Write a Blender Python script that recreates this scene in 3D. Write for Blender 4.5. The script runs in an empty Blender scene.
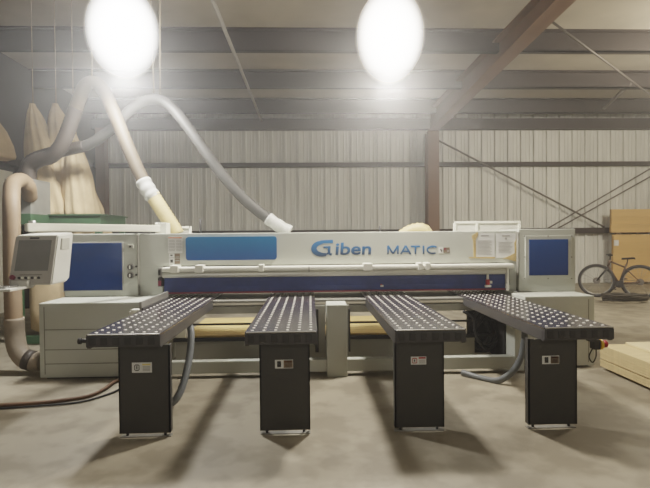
import bpy, bmesh, math, random
from mathutils import Vector, Matrix
random.seed(7)
C = bpy.context.scene.collection
PI = math.pi
CAM_H, FPX = 1.55, 470.0
YAW, PITCH, ROLL = math.radians(1.83), math.radians(-0.97), math.radians(0.5)
FW = Vector((math.sin(YAW)*math.cos(PITCH), math.cos(YAW)*math.cos(PITCH), math.sin(PITCH)))
_r0 = Vector((math.cos(YAW), -math.sin(YAW), 0)); _u0 = _r0.cross(FW)
RT = _r0*math.cos(ROLL) - _u0*math.sin(ROLL)
UP = _u0*math.cos(ROLL) + _r0*math.sin(ROLL)

def at(px, py, Y):            # measured point of the photograph -> world point at depth Y
    d = FW + RT*((px-325)/FPX) + UP*((244-py)/FPX)
    return Vector((0, 0, CAM_H)) + d*(Y/d.y)

# ------------------------------------------------------------------ materials
MATS = {}
def srgb(c):
    return tuple(((v/255)/12.92 if v/255 <= .04045 else (((v/255)+.055)/1.055)**2.4) for v in c)

def mat(name, col, rough=.6, metal=0, var=.12, scale=6, bump=0, bscale=40, spec=.4, stretch=(1, 1, 1), col2=None):
    if name in MATS: return MATS[name]
    m = bpy.data.materials.new(name); m.use_nodes = True
    nt = m.node_tree; b = nt.nodes['Principled BSDF']
    c = srgb(col)
    tc = nt.nodes.new('ShaderNodeTexCoord'); mp = nt.nodes.new('ShaderNodeMapping')
    mp.inputs['Scale'].default_value = stretch
    nt.links.new(tc.outputs['Object'], mp.inputs['Vector'])
    nz = nt.nodes.new('ShaderNodeTexNoise'); nz.inputs['Scale'].default_value = scale
    nz.inputs['Detail'].default_value = 5
    nt.links.new(mp.outputs['Vector'], nz.inputs['Vector'])
    rp = nt.nodes.new('ShaderNodeValToRGB')
    rp.color_ramp.elements[0].position = .3; rp.color_ramp.elements[1].position = .7
    lo = srgb(col2) if col2 else tuple(v*(1-var) for v in c)
    hi = c if col2 else tuple(min(1, v*(1+var)) for v in c)
    rp.color_ramp.elements[0].color = (*lo, 1); rp.color_ramp.elements[1].color = (*hi, 1)
    nt.links.new(nz.outputs['Fac'], rp.inputs['Fac'])
    nt.links.new(rp.outputs['Color'], b.inputs['Base Color'])
    b.inputs['Roughness'].default_value = rough; b.inputs['Metallic'].default_value = metal
    b.inputs['Specular IOR Level'].default_value = spec
    if bump:
        n2 = nt.nodes.new('ShaderNodeTexNoise'); n2.inputs['Scale'].default_value = bscale
        nt.links.new(mp.outputs['Vector'], n2.inputs['Vector'])
        bp = nt.nodes.new('ShaderNodeBump'); bp.inputs['Strength'].default_value = bump
        bp.inputs['Distance'].default_value = .02
        nt.links.new(n2.outputs['Fac'], bp.inputs['Height'])
        nt.links.new(bp.outputs['Normal'], b.inputs['Normal'])
    MATS[name] = m; return m

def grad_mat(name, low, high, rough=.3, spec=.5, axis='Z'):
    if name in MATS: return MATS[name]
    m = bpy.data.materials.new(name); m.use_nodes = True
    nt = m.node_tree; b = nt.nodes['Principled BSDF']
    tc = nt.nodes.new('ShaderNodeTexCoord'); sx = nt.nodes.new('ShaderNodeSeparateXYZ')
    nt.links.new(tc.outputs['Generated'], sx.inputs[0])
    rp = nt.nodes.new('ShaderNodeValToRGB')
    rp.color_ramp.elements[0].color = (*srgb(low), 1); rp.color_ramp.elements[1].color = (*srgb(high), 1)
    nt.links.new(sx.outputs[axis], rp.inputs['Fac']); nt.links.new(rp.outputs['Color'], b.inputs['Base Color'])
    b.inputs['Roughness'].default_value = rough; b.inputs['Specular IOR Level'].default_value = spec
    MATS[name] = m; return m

M = dict(
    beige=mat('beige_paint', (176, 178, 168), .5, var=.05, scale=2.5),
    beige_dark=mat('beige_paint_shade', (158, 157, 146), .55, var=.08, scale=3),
    white=mat('white_paint', (222, 220, 206), .45, var=.05, scale=3),
    roller=mat('pale_tube', (205, 203, 190), .35, var=.05, scale=4),
    seam=mat('seam_grey', (112, 110, 102), .7, var=.1),
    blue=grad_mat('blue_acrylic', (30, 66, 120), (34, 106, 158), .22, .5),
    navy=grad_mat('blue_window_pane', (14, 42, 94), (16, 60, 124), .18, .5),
    curtain=mat('blue_curtain', (34, 52, 108), .5, var=.15, scale=8),
    red=mat('red_plastic', (160, 32, 40), .5, var=.1),
    darkred=mat('dark_red_strip', (118, 40, 60), .5, var=.1),
    yellow=mat('yellow_plastic', (230, 180, 30), .45, var=.08),
    black=mat('black_rubber', (26, 26, 27), .55, var=.2),
    dark=mat('dark_cavity', (30, 29, 28), .8, var=.2),
    table=mat('table_laminate', (52, 49, 53), .2, var=.14, scale=14, spec=.5),
    table_side=mat('table_edge_paint', (58, 57, 58), .45, var=.1),
    bead=mat('white_air_bead', (226, 222, 212), .3, var=.04),
    lip=mat('dark_lip_block', (42, 41, 42), .45, var=.1),
    stand=mat('stand_paint', (54, 53, 51), .5, var=.08, scale=3),
    steel=mat('bare_steel', (150, 148, 142), .4, .6, var=.12),
    steel_table=mat('grey_machine_table', (138, 136, 128), .4, .3, var=.1),
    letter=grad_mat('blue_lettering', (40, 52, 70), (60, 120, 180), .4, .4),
    ink=mat('black_ink', (40, 38, 38), .6, var=.1),
    ink_grey=mat('faded_print', (150, 148, 144), .7, var=.1),
    paper=mat('white_paper', (214, 214, 210), .8, var=.04),
    tape=mat('brown_tape', (180, 154, 104), .5, var=.2, scale=20),
    brown_sticker=mat('brown_sticker', (116, 98, 80), .6, var=.2),
    orange_sticker=mat('orange_sticker', (190, 110, 70), .6, var=.1),
    yellow_sticker=mat('yellow_sticker', (212, 196, 120), .6, var=.1),
    screen=mat('grey_screen', (122, 122, 119), .15, var=.05, spec=.6),
    console=mat('console_paint', (196, 195, 186), .45, var=.05),
    console_face=mat('console_front', (168, 164, 156), .5, var=.05),
    hose_tan=mat('tan_hose', (84, 73, 58), .6, var=.15, scale=5),
    hose_grey=mat('grey_hose', (62, 61, 58), .55, var=.15, scale=5),
    hose_dark=mat('dusty_dark_hose', (52, 45, 39), .6, var=.25, scale=6),
    hose_yellow=mat('cream_ribbed_hose', (188, 168, 120), .55, var=.1),
    duct=mat('tan_duct', (124, 104, 82), .6, var=.15, scale=4),
    duct_grey=mat('dusty_grey_duct', (126, 114, 98), .6, var=.18, scale=6),
    wrap=mat('white_wrap_tape', (176, 176, 170), .4, var=.1, scale=20),
    cord=mat('tan_cord', (150, 136, 112), .8, var=.1),
    bag=mat('canvas_bag', (180, 158, 124), .9, var=.12, scale=5, bump=.2, bscale=18),
    green=mat('green_paint', (48, 74, 50), .55, var=.15),
    galv=mat('galvanised_sheet', (128, 128, 122), .45, .4, var=.15, scale=5),
    wood=mat('particle_board', (192, 170, 126), .75, var=.12, scale=5, stretch=(1, 6, 6), bump=.1),
    wood_top=mat('pale_board', (206, 188, 146), .7, var=.06, scale=3),
    wood_edge=mat('offcut_wood', (212, 184, 122), .7, var=.2, scale=4, stretch=(1, 5, 5)),
    skid=mat('dark_skid', (96, 78, 58), .8, var=.2),
    carton=mat('brown_board_pack', (200, 160, 104), .75, var=.1, scale=1.2, stretch=(.3, 1, 5)),
    tube=mat('bike_frame_paint', (84, 66, 56), .35, .2, var=.1),
    tyre=mat('tyre_rubber', (44, 42, 42), .7, var=.15),
    brown_steel=mat('brown_primer_steel', (106, 80, 62), .6, var=.15, scale=2),
    dark_steel=mat('dark_primer_steel', (48, 40, 36), .7, var=.15, scale=2),
    rod=mat('brace_rod_steel', (104, 98, 92), .6, .3, var=.1),
    old_hose=mat('dusty_black_hose', (58, 54, 48), .7, var=.2),
    lead=mat('brown_cable', (96, 72, 54), .6, var=.15),
    hose_floor=mat('grey_flex_hose', (98, 102, 104), .5, var=.15),
)

# ------------------------------------------------------------------ mesh builder
class MB:
    def __init__(s): s.bm = bmesh.new()
    def _merge(s, b, m):
        for f in b.faces: f.material_index = m
        me = bpy.data.meshes.new('tmp'); b.to_mesh(me); b.free()
        s.bm.from_mesh(me); bpy.data.meshes.remove(me); return s
    def box(s, x0, x1, y0, y1, z0, z1, m=0, bev=0):
        b = bmesh.new(); bmesh.ops.create_cube(b, size=1)
        for v in b.verts:
            v.co = Vector(((x0+x1)/2+v.co.x*(x1-x0), (y0+y1)/2+v.co.y*(y1-y0), (z0+z1)/2+v.co.z*(z1-z0)))
        if bev: bmesh.ops.bevel(b, geom=b.edges[:], offset=bev, segments=2, affect='EDGES', profile=.6)
        return s._merge(b, m)
    def prism(s, pts, axis, a0, a1, m=0, bev=0):
        """polygon pts extruded along axis ('x': pts are (y,z), 'y': (x,z), 'z': (x,y))"""
        b = bmesh.new()
        def P(p, a): return {'x': (a, p[0], p[1]), 'y': (p[0], a, p[1]), 'z': (p[0], p[1], a)}[axis]
        A = [b.verts.new(P(p, a0)) for p in pts]; B = [b.verts.new(P(p, a1)) for p in pts]
        b.faces.new(A); b.faces.new(B[::-1]); n = len(pts)
        for i in range(n): b.faces.new((A[i], B[i], B[(i+1) % n], A[(i+1) % n]))
        bmesh.ops.recalc_face_normals(b, faces=b.faces[:])
        if bev: bmesh.ops.bevel(b, geom=b.edges[:], offset=bev, segments=2, affect='EDGES')
        return s._merge(b, m)
    def tube(s, pts, r, m=0, seg=12, smooth=0, rib=0, pitch=.05, closed=False):
        pts = [Vector(p) for p in pts]
        if smooth: pts = catmull(pts, smooth)
        if rib:
            pts = resample(pts, pitch/2)
        b = bmesh.new(); rings = []; n = len(pts); ref = None
        for i, p in enumerate(pts):
            if closed: t = pts[(i+1) % n]-pts[i-1]
            else: t = pts[min(i+1, n-1)]-pts[max(i-1, 0)]
            t.normalize()
            if ref is None:
                ref = Vector((0, 0, 1)) if abs(t.z) < .9 else Vector((1, 0, 0))
            u = (ref - t*ref.dot(t)).normalized(); w = t.cross(u); ref = u
            rr = r(i/max(1, n-1)) if callable(r) else r
            if rib and i % 2: rr *= (1-rib)
            rings.append([b.verts.new(p+u*(rr*math.cos(2*PI*k/seg))+w*(rr*math.sin(2*PI*k/seg))) for k in range(seg)])
        for i in range(n if closed else n-1):
            A, B = rings[i], rings[(i+1) % n]
            for k in range(seg): f = b.faces.new((A[k], A[(k+1) % seg], B[(k+1) % seg], B[k])); f.smooth = True
        if not closed: b.faces.new(rings[0][::-1]); b.faces.new(rings[-1])
        bmesh.ops.recalc_face_normals(b, faces=b.faces[:])
        return s._merge(b, m)
    def cyl(s, p0, p1, r, m=0, seg=20, r2=None):
        p0, p1 = Vector(p0), Vector(p1); r2 = r if r2 is None else r2
        return s.tube([p0, p1], (lambda t: r+(r2-r)*t), m, seg)
    def lathe(s, prof, c, m=0, seg=32, fold=None, tilt=None):
        b = bmesh.new(); rings = []
        for (r, z) in prof:
            ring = []
            for k in range(seg):
                a = 2*PI*k/seg; rr = r*(fold(a, z) if fold else 1)
                v = Vector((rr*math.cos(a), rr*math.sin(a), z))
                if tilt: v = tilt @ v
                ring.append(b.verts.new(v+Vector(c)))
            rings.append(ring)
        for A, B in zip(rings, rings[1:]):
            for k in range(seg): f = b.faces.new((A[k], A[(k+1) % seg], B[(k+1) % seg], B[k])); f.smooth = True
        b.faces.new(rings[0][::-1]); b.faces.new(rings[-1])
        bmesh.ops.recalc_face_normals(b, faces=b.faces[:])
        return s._merge(b, m)
    def stroke(s, pts, w, y0, y1, m=0):
        """thick line in the XZ plane; w may be a list of widths"""
        pts = [Vector((p[0], p[1])) for p in pts]; n = len(pts); L = []; R_ = []
        for i, p in enumerate(pts):
            t = (pts[min(i+1, n-1)]-pts[max(i-1, 0)]).normalized(); q = Vector((-t.y, t.x))
            ww = w[i] if isinstance(w, (list, tuple)) else w
            L.append(p+q*ww/2); R_.append(p-q*ww/2)
        for i in range(n-1):
            s.prism([tuple(L[i]), tuple(L[i+1]), tuple(R_[i+1]), tuple(R_[i])], 'y', y0, y1, m)
        return s

def catmull(p, n):
    out = []
    for i in range(len(p)-1):
        p0, p1, p2, p3 = p[max(i-1, 0)], p[i], p[i+1], p[min(i+2, len(p)-1)]
        for k in range(n):
            t = k/n
            out.append(.5*((2*p1)+(-p0+p2)*t+(2*p0-5*p1+4*p2-p3)*t*t+(-p0+3*p1-3*p2+p3)*t**3))
    out.append(p[-1]); return out
def resample(p, d):
    out = [p[0]]; acc = 0
    for a, b in zip(p, p[1:]):
        L = (b-a).length; pos = d-acc
        while pos <= L: out.append(a.lerp(b, pos/L)); pos += d
        acc = (acc+L) % d
    if (out[-1]-p[-1]).length > d*.3: out.append(p[-1])
    return out

ROOT = {}
def tag(o, label=None, cat=None, group=None, kind=None):
    if label: o['label'] = label
    if cat: o['category'] = cat
    if group: o['group'] = group
    if kind: o['kind'] = kind
    return o
def thing(name, label, cat, loc, group=None):
    o = bpy.data.objects.new(name, None); C.objects.link(o); o.location = loc
    o.empty_display_size = .1; ROOT[o.name] = Vector(loc)
    return tag(o, label, cat, group)
def obj(name, mb, mats, parent=None, flat=True):
    me = bpy.data.meshes.new(name); bm = mb.bm if isinstance(mb, MB) else mb
    if parent is None:
        xs = [v.co for v in bm.verts]
        L = Vector(((min(v.x for v in xs)+max(v.x for v in xs))/2, (min(v.y for v in xs)+max(v.y for v in xs))/2, min(v.z for v in xs)))
    else: L = ROOT[parent.name]
    bmesh.ops.translate(bm, verts=bm.verts[:], vec=-L)
    bm.to_mesh(me); bm.free()
    for m in (mats if isinstance(mats, (list, tuple)) else [mats]): me.materials.append(m)
    o = bpy.data.objects.new(name, me); C.objects.link(o)
    if parent is None: o.location = L
    else: o.parent = parent
    ROOT[o.name] = L
    return o
def struct(name, mb, m): return tag(obj(name, mb, m), kind='structure')

def text_mb(s, x, y, z, size, depth=.004, bold=0, sx=1, shear=0):
    cu = bpy.data.curves.new('txt', 'FONT'); cu.body = s; cu.size = size; cu.extrude = depth; cu.offset = bold; cu.shear = shear
    o = bpy.data.objects.new('txt', cu); C.objects.link(o)
    dg = bpy.context.evaluated_depsgraph_get(); dg.update()
    me = bpy.data.meshes.new_from_object(o.evaluated_get(dg))
    mb = MB(); mb.bm.from_mesh(me)
    for v in mb.bm.verts: v.co = Vector((x+v.co.x*sx, y-v.co.z, z+v.co.y))
    bpy.data.objects.remove(o); bpy.data.curves.remove(cu); bpy.data.meshes.remove(me)
    return mb

# ================================================================== THE SETTING
WY, WXL, WXR, ROOF, BACKY = 14.6, -6.5, 13.0, 5.5, -6.0
def floor_mat():
    m = bpy.data.materials.new('concrete_floor'); m.use_nodes = True; nt = m.node_tree; b = nt.nodes['Principled BSDF']
    tc = nt.nodes.new('ShaderNodeTexCoord')
    def noise(sc, det=6):
        n = nt.nodes.new('ShaderNodeTexNoise'); n.inputs['Scale'].default_value = sc; n.inputs['Detail'].default_value = det
        nt.links.new(tc.outputs['Object'], n.inputs['Vector']); return n
    def ramp(src, p0, c0, p1, c1):
        r = nt.nodes.new('ShaderNodeValToRGB'); e = r.color_ramp.elements
        e[0].position, e[1].position = p0, p1; e[0].color = (*c0, 1); e[1].color = (*c1, 1)
        nt.links.new(src, r.inputs['Fac']); return r
    a = ramp(noise(.7).outputs['Fac'], .35, srgb((136, 128, 112)), .68, srgb((160, 151, 132)))
    st = ramp(noise(3.5, 8).outputs['Fac'], .42, srgb((122, 114, 102)), .56, (1, 1, 1))
    mx = nt.nodes.new('ShaderNodeMix'); mx.data_type = 'RGBA'; mx.blend_type = 'MULTIPLY'; mx.inputs[0].default_value = .35
    nt.links.new(a.outputs['Color'], mx.inputs[6]); nt.links.new(st.outputs['Color'], mx.inputs[7])
    vo = nt.nodes.new('ShaderNodeTexVoronoi'); vo.inputs['Scale'].default_value = 2.2
    nt.links.new(tc.outputs['Object'], vo.inputs['Vector'])
    sp = ramp(vo.outputs['Distance'], .012, (1, 1, 1), .02, (0, 0, 0))
    m2 = nt.nodes.new('ShaderNodeMix'); m2.data_type = 'RGBA'; m2.inputs[7].default_value = (.7, .66, .58, 1)
    nt.links.new(sp.outputs['Color'], m2.inputs[0]); nt.links.new(mx.outputs[2], m2.inputs[6])
    nt.links.new(m2.outputs[2], b.inputs['Base Color'])
    rr = ramp(noise(1.6).outputs['Fac'], .3, (.42,)*3, .7, (.62,)*3)
    nt.links.new(rr.outputs['Color'], b.inputs['Roughness'])
    b.inputs['Specular IOR Level'].default_value = .35
    return m
struct('floor', MB().box(WXL-.2, WXR+.2, BACKY-.2, WY+.3, -.2, 0), floor_mat())
struct('ceiling', MB().box(WXL-.2, WXR+.2, BACKY-.2, WY+.3, ROOF, ROOF+.15), mat('roof_insulation', (160, 152, 137), .9, var=.12, scale=1.2))
# ribbed metal wall
def ribbed(x0, x1, y, z0, z1):
    mb = MB(); b = bmesh.new(); prof = []; x = x0
    P = .41
    while x < x1:
        prof += [(x, y), (x+.008, y-.06), (x+.05, y-.06), (x+.058, y), (x+.18, y), (x+.19, y-.014), (x+.21, y-.014), (x+.22, y), (x+.29, y), (x+.30, y-.014), (x+.32, y-.014), (x+.33, y)]
        x += P
    prof.append((x1, y))
    prof = [p for p in prof if p[0] <= x1]
    A = [b.verts.new((px, py, z0)) for px, py in prof]; B = [b.verts.new((px, py, z1)) for px, py in prof]
    for i in range(len(prof)-1): b.faces.new((A[i], A[i+1], B[i+1], B[i]))
    mb._merge(b, 0); mb.box(x0, x1, y+.02, y+.2, z0, z1); return mb
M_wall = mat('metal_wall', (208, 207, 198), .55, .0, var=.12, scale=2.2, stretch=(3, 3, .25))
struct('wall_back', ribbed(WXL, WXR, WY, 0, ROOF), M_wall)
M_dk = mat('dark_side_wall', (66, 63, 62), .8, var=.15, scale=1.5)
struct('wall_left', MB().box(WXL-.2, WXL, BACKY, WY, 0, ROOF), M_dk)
struct('wall_right', MB().box(WXR, WXR+.2, BACKY, WY, 0, ROOF), M_wall)
struct('wall_rear', MB().box(WXL, WXR, BACKY-.2, BACKY, 0, ROOF), M_wall)
tn = [0]
def trim(mb, m):
    tn[0] += 1; return struct('trim_%d' % tn[0], mb, m)
# girts, eave strut
trim(MB().box(WXL, WXR, WY-.2, WY-.05, 3.67, 3.80), M['dark_steel'])
trim(MB().box(WXL, WXR, WY-.2, WY-.05, 1.56, 1.74), M['dark_steel'])
trim(MB().box(WXL, WXR, WY-.3, WY-.05, 4.80, 5.12), M['dark_steel'])
# Z purlins under the roof deck
for y in (2.6, 4.75, 6.9, 9.07, 11.3, 13.6):
    trim(MB().box(WXL, WXR, y, y+.03, 5.1, ROOF).box(WXL, WXR, y, y+.12, 5.1, 5.13).box(WXL, WXR, y-.1, y, ROOF-.03, ROOF), M['dark_steel'])
# rafter and its column
RX = 3.72
yA, yB, zA, zB = WY-.3, 5.5, 4.66, 4.96       # tapered rafter, deepest over the column
trim(MB().prism([(yA, zA), (yB, zB), (BACKY, zB), (BACKY, 5.28), (yA, 5.28)], 'x', RX-.012, RX+.012)
     .prism([(yA, zA), (yB, zB), (BACKY, zB), (BACKY, zB+.025), (yB, zB+.025), (yA, zA+.025)], 'x', RX-.15, RX+.15)
     .box(RX-.15, RX+.15, BACKY, yA, 5.27, 5.295), M['brown_steel'])
trim(MB().box(RX-.17, RX+.17, WY-.62, WY-.59, 0, 4.66).box(RX-.17, RX+.17, WY-.24, WY-.21, 0, 4.66).box(RX-.012, RX+.012, WY-.6, WY-.22, 0, 4.66), M['brown_steel'])
trim(MB().box(-6.30, -6.03, WY-.5, WY-.22, 0, 4.8), M['brown_steel'])
trim(MB().box(WXL, WXL+.3, 10.6, 11.0, 0, 3.25).box(WXL, WXL+.25, 2, 10.6, 3.12, 3.25), M['dark_steel'])
trim(MB().tube([(-1.40, 4, 5.06), (-1.43, WY-.3, 5.06)], .035, 0, 8), mat('pale_conduit', (150, 146, 138), .6))
# brace rods
trim(MB().tube([(RX+.1, 7.45, 5.0), (10.0, 12.8, 5.0)], .02, 0, 6), M['rod'])
trim(MB().tube([at(604, 108, 12.9), at(630, 84, 11.3)], .05, 0, 6), M['rod'])
trim(MB().tube([at(432, 137, WY-.27), at(604, 227, WY-.27)], .03, 0, 6), M['rod'])
trim(MB().tube([at(545, 230, WY-.25), at(655, 166, WY-.25)], .022, 0, 6), M['rod'])
trim(MB().tube([at(553, 231, WY-.23), at(655, 174, WY-.23)], .022, 0, 6), M['rod'])
struct('door_1', MB().box(WXL+.01, WXL+.06, 9.5, 10.45, 0, 3.0, 0, .01), M['white'])

# ================================================================== PANEL SAW
saw = thing('panel_saw', 'long beige beam saw with blue windows and blue lettering across its front', 'saw', (.2, 5.9, 0))
FY = 5.80
# lower cabinets
def cabinet_low(x0, x1, y0, y1, z1, name, seams, xs):
    o = obj(name, MB().box(x0, x1, y0, y1, .02, z1, 0, .012).box(x0+.05, x1-.05, y0+.05, y1-.05, 0, .03, 1), [M['beige'], M['dark']], saw)
    mb = MB()
    for z in seams: mb.box(xs, x1-.03, y0-.003, y0+.01, z-.005, z+.005)
    mb.box(xs-.006, xs+.003, y0-.003, y0+.01, .06, z1-.04)
    obj('panel_seam', mb, M['seam'], o); return o
cabinet_low(-2.97, -1.73, 5.22, 6.55, .842, 'base_cabinet', (.55, .33, .175), -2.91)
cabinet_low(2.47, 3.29, 5.33, 6.55, .833, 'base_cabinet', (), 3.22)
# upper cabinets
uL = obj('control_cabinet', MB().box(-2.96, -2.083, 5.74, 6.6, .842, 1.60, 0, .012), M['beige'], saw)
uR = obj('control_cabinet', MB().box(2.585, 3.30, 5.74, 6.6, .833, 1.615, 0, .012), M['beige'], saw)
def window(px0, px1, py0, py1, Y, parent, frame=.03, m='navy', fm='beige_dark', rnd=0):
    a, b = at(px0, py0, Y), at(px1, py1, Y)
    x0, x1, z0, z1 = a.x, b.x, b.z, a.z
    if frame:
        fr = MB().box(x0-frame, x1+frame, Y-.014, Y+.01, z0-frame, z1+frame, 0, .004)
        f = obj('window_frame', fr, M[fm], parent)
    if rnd:
        pts = []
        for cx, cz, a0 in ((x1-rnd, z1-rnd, 0), (x0+rnd, z1-rnd, 90), (x0+rnd, z0+rnd, 180), (x1-rnd, z0+rnd, 270)):
            for k in range(7):
                t = math.radians(a0+15*k); pts.append((cx+rnd*math.cos(t), cz+rnd*math.sin(t)))
        mb = MB().prism(pts, 'y', Y-.022, Y+.005)
    else: mb = MB().box(x0, x1, Y-.02, Y+.005, z0, z1, 0, .003)
    return obj('window_pane', mb, M[m], parent)
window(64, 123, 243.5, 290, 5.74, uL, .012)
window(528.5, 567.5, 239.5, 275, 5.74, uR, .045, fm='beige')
for px in (524.5, 548, 571.5):
    for py in (236, 257, 278.5):
        if px == 548 and py == 257: continue
        p = at(px, py, 5.725); obj('screw', MB().cyl((p.x, 5.73, p.z), (p.x, 5.718, p.z), .009, 0, 8), M['seam'], uR)
# switches beside left window
p = at(131, 246.5, 5.74); obj('switch', MB().box(p.x-.03, p.x+.03, 5.72, 5.75, p.z-.022, p.z+.022, 0, .004).box(p.x-.012, p.x+.012, 5.712, 5.73, p.z-.012, p.z+.012, 1), [M['beige_dark'], M['ink']], uL)
for py in (267, 275.3):
    p = at(131, py, 5.74)
    obj('knob', MB().cyl((p.x, 5.75, p.z), (p.x, 5.728, p.z), .042, 0).cyl((p.x, 5.73, p.z), (p.x, 5.70, p.z), .030, 1).box(p.x-.006, p.x+.006, 5.69, 5.71, p.z-.02, p.z+.02, 2), [M['steel'], M['ink'], M['white']], uL)
    p = at(136.5, py-.5, 5.74); obj('indicator', MB().cyl((p.x, 5.75, p.z), (p.x, 5.725, p.z), .012), M['ink'], uL)
# main beam
obj('front_panel', MB().box(-2.08, 2.582, FY, 6.40, 1.20, 1.597, 0, .01).box(-2.08, -1.80, FY, 6.62, .83, 1.21, 0, .008).box(2.43, 2.582, FY, 6.62, .83, 1.21, 0, .008)
    .box(-1.82, 2.45, 6.02, 6.3, .86, 1.22, 1), [M['beige'], M['dark']], saw)
for xx in (-2.081, 2.581): obj('panel_seam', MB().box(xx-.003, xx+.003, 5.738, FY+.01, .85, 1.58), M['seam'], saw)
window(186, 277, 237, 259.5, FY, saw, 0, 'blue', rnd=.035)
# clamp rail, roller, curtain
XL, XR = -1.775, 2.44
rail = obj('clamp_rail', MB().box(XL-.0, XR+.06, 5.66, 5.82, 1.135, 1.19, 0, .018), M['white'], saw)
for px, w in ((174, 8), (199, 8), (261, 5), (368, 9), (420.5, 5), (428, 5)):
    p = at(px, 265, 5.66); hw = w*.0061
    obj('clip', MB().box(p.x-hw, p.x+hw, 5.648, 5.80, 1.125, 1.215, 0, .008), M['white'], rail)
obj('rail_joint', MB().box(at(309, 266, 5.66).x-.004, at(309, 266, 5.66).x+.004, 5.655, 5.7, 1.12, 1.187), M['seam'], rail)
obj('roller', MB().cyl((XL, 5.73, 1.098), (XR, 5.73, 1.098), .038, 0, 24), M['roller'], saw)
cu = bmesh.new(); cm = MB()
prof = [(5.745, 1.075), (5.735, 1.02), (5.73, .95), (5.735, .885), (5.745, .885), (5.76, .95), (5.765, 1.075)]
cm.prism(prof, 'x', XL+.01, XR-.03)
obj('safety_curtain', cm, M['curtain'], saw)
obj('curtain_edge', MB().box(XL+.02, XR-.02, 5.722, 5.75, .866, .886, 0, .004), M['darkred'], saw)
# end brackets
obj('end_bracket', MB().box(XL-.055, XL-.01, 5.70, 5.80, .96, 1.07, 0).box(XL-.05, XL, 5.69, 5.80, 1.08, 1.18, 1).box(XL-.045, XL-.02, 5.68, 5.70, 1.10, 1.16, 0).box(XL-.05, XL-.015, 5.685, 5.70, .97, 1.03, 2), [M['ink'], M['steel'], M['darkred']], saw)
obj('end_bracket', MB().box(XR-.03, XR, 5.68, 5.80, .86, 1.13, 0, .006).box(XR, XR+.015, 5.70, 5.80, .86, 1.12, 1), [M['white'], M['ink']], saw)
p = at(488, 281, 5.7)
obj('limit_switch', MB().box(p.x-.02, p.x+.02, 5.69, 5.73, p.z-.06, p.z+.02, 0, .005).cyl((p.x, 5.71, p.z+.01), (p.x, 5.71, p.z+.08), .014, 1).box(p.x-.035, p.x+.035, 5.685, 5.72, p.z-.075, p.z-.05, 1).box(p.x+.02, p.x+.05, 5.69, 5.72, p.z-.03, p.z, 1), [M['red'], M['white']], saw)
p = at(382, 286, 5.72); obj('sensor', MB().box(p.x-.018, p.x+.018, 5.715, 5.735, p.z-.01, p.z+.012, 0, .003).box(p.x-.02, p.x, 5.712, 5.72, p.z+.012, p.z+.025, 1), [M['white'], M['red']], saw)
# machine table plate and frame
obj('machine_table', MB().box(-1.61, 2.46, 5.55, 6.22, .77, .797, 0, .004), M['steel_table'], saw)
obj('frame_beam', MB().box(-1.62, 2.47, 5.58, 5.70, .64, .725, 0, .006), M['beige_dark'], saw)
obj('frame_beam', MB().box(-1.62, 2.28, 5.17, 5.27, .05, .185, 0, .008), M['beige'], saw)
obj('frame_bar', MB().box(-1.62, 2.2, 5.6, 5.64, .50, .52), M['dark'], saw)
obj('frame_bar', MB().box(-1.62, 2.2, 5.57, 5.64, .315, .35), M['dark'], saw)
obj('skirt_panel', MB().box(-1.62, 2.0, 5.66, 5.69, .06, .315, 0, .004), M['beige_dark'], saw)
obj('centre_leg', MB().box(.175, .40, 5.13, 5.45, 0, .795, 0, .01), M['beige'], saw)
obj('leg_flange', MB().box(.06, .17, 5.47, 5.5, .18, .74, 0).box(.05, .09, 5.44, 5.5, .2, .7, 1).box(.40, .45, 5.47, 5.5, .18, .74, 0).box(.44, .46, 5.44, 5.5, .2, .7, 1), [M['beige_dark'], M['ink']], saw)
obj('end_post', MB().box(2.28, 2.39, 5.17, 5.45, .02, .70, 0, .008), M['beige'], saw)
obj('cavity_housing', MB().box(1.98, 2.28, 5.85, 5.9, .06, .70, 0).box(2.26, 2.28, 5.4, 5.9, .06, .70, 0), M['dark'], saw)
for r, cx, cz in ((.22, 2.10, .40), (.17, 2.14, .42), (.12, 2.08, .38)):
    n = 28
    obj('black_hose', MB().tube([(cx+r*.75*math.cos(2*PI*k/n), 5.6+.06*math.sin(4*PI*k/n)+r*.3, cz+r*1.15*math.sin(2*PI*k/n)) for k in range(n)], .026, 0, 8, closed=True), M['black'], saw)
obj('black_hose', MB().tube([(1.82, 5.55, .64), (1.93, 5.5, .56), (1.95, 5.5, .40), (2.02, 5.5, .25), (2.12, 5.52, .16)], .02, 0, 8, 8), M['black'], saw)
# lettering (blue, shaded darker to the foot)
S = 5.8/470
def wp(px, py): q = at(px, py, FY); return (q.x, q.z)
g = MB()
cx, cy, rx, ry = 323.5, 248.6, 9.6, 6.2
arc = [wp(cx+rx*math.cos(math.radians(t)), cy-ry*math.sin(math.radians(t))) for t in range(96, 296, 10)]
g.stroke(arc, [S*(3.2+2.4*math.sin(math.pi*i/(len(arc)-1))) for i in range(len(arc))], FY-.0030, FY+.002)
g.stroke([wp(320.5, 242.0), wp(326, 241.7), wp(333.0, 241.5)], S*3.2, FY-.0033, FY+.002)
g.stroke([wp(323.5, 247.2), wp(330.2, 247.0)], S*1.8, FY-.0036, FY+.002)
g.stroke([wp(329.2, 246.2), wp(329.0, 253.6), wp(331.8, 254.6)], S*2.9, FY-.0039, FY+.002)
g.stroke([wp(324, 254.3), wp(327, 254.0), wp(329.2, 252.2)], S*1.8, FY-.0042, FY+.002)
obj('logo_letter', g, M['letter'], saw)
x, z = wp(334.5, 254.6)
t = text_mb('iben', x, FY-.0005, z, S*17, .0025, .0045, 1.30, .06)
obj('logo_letter', t, M['letter'], saw)
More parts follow.
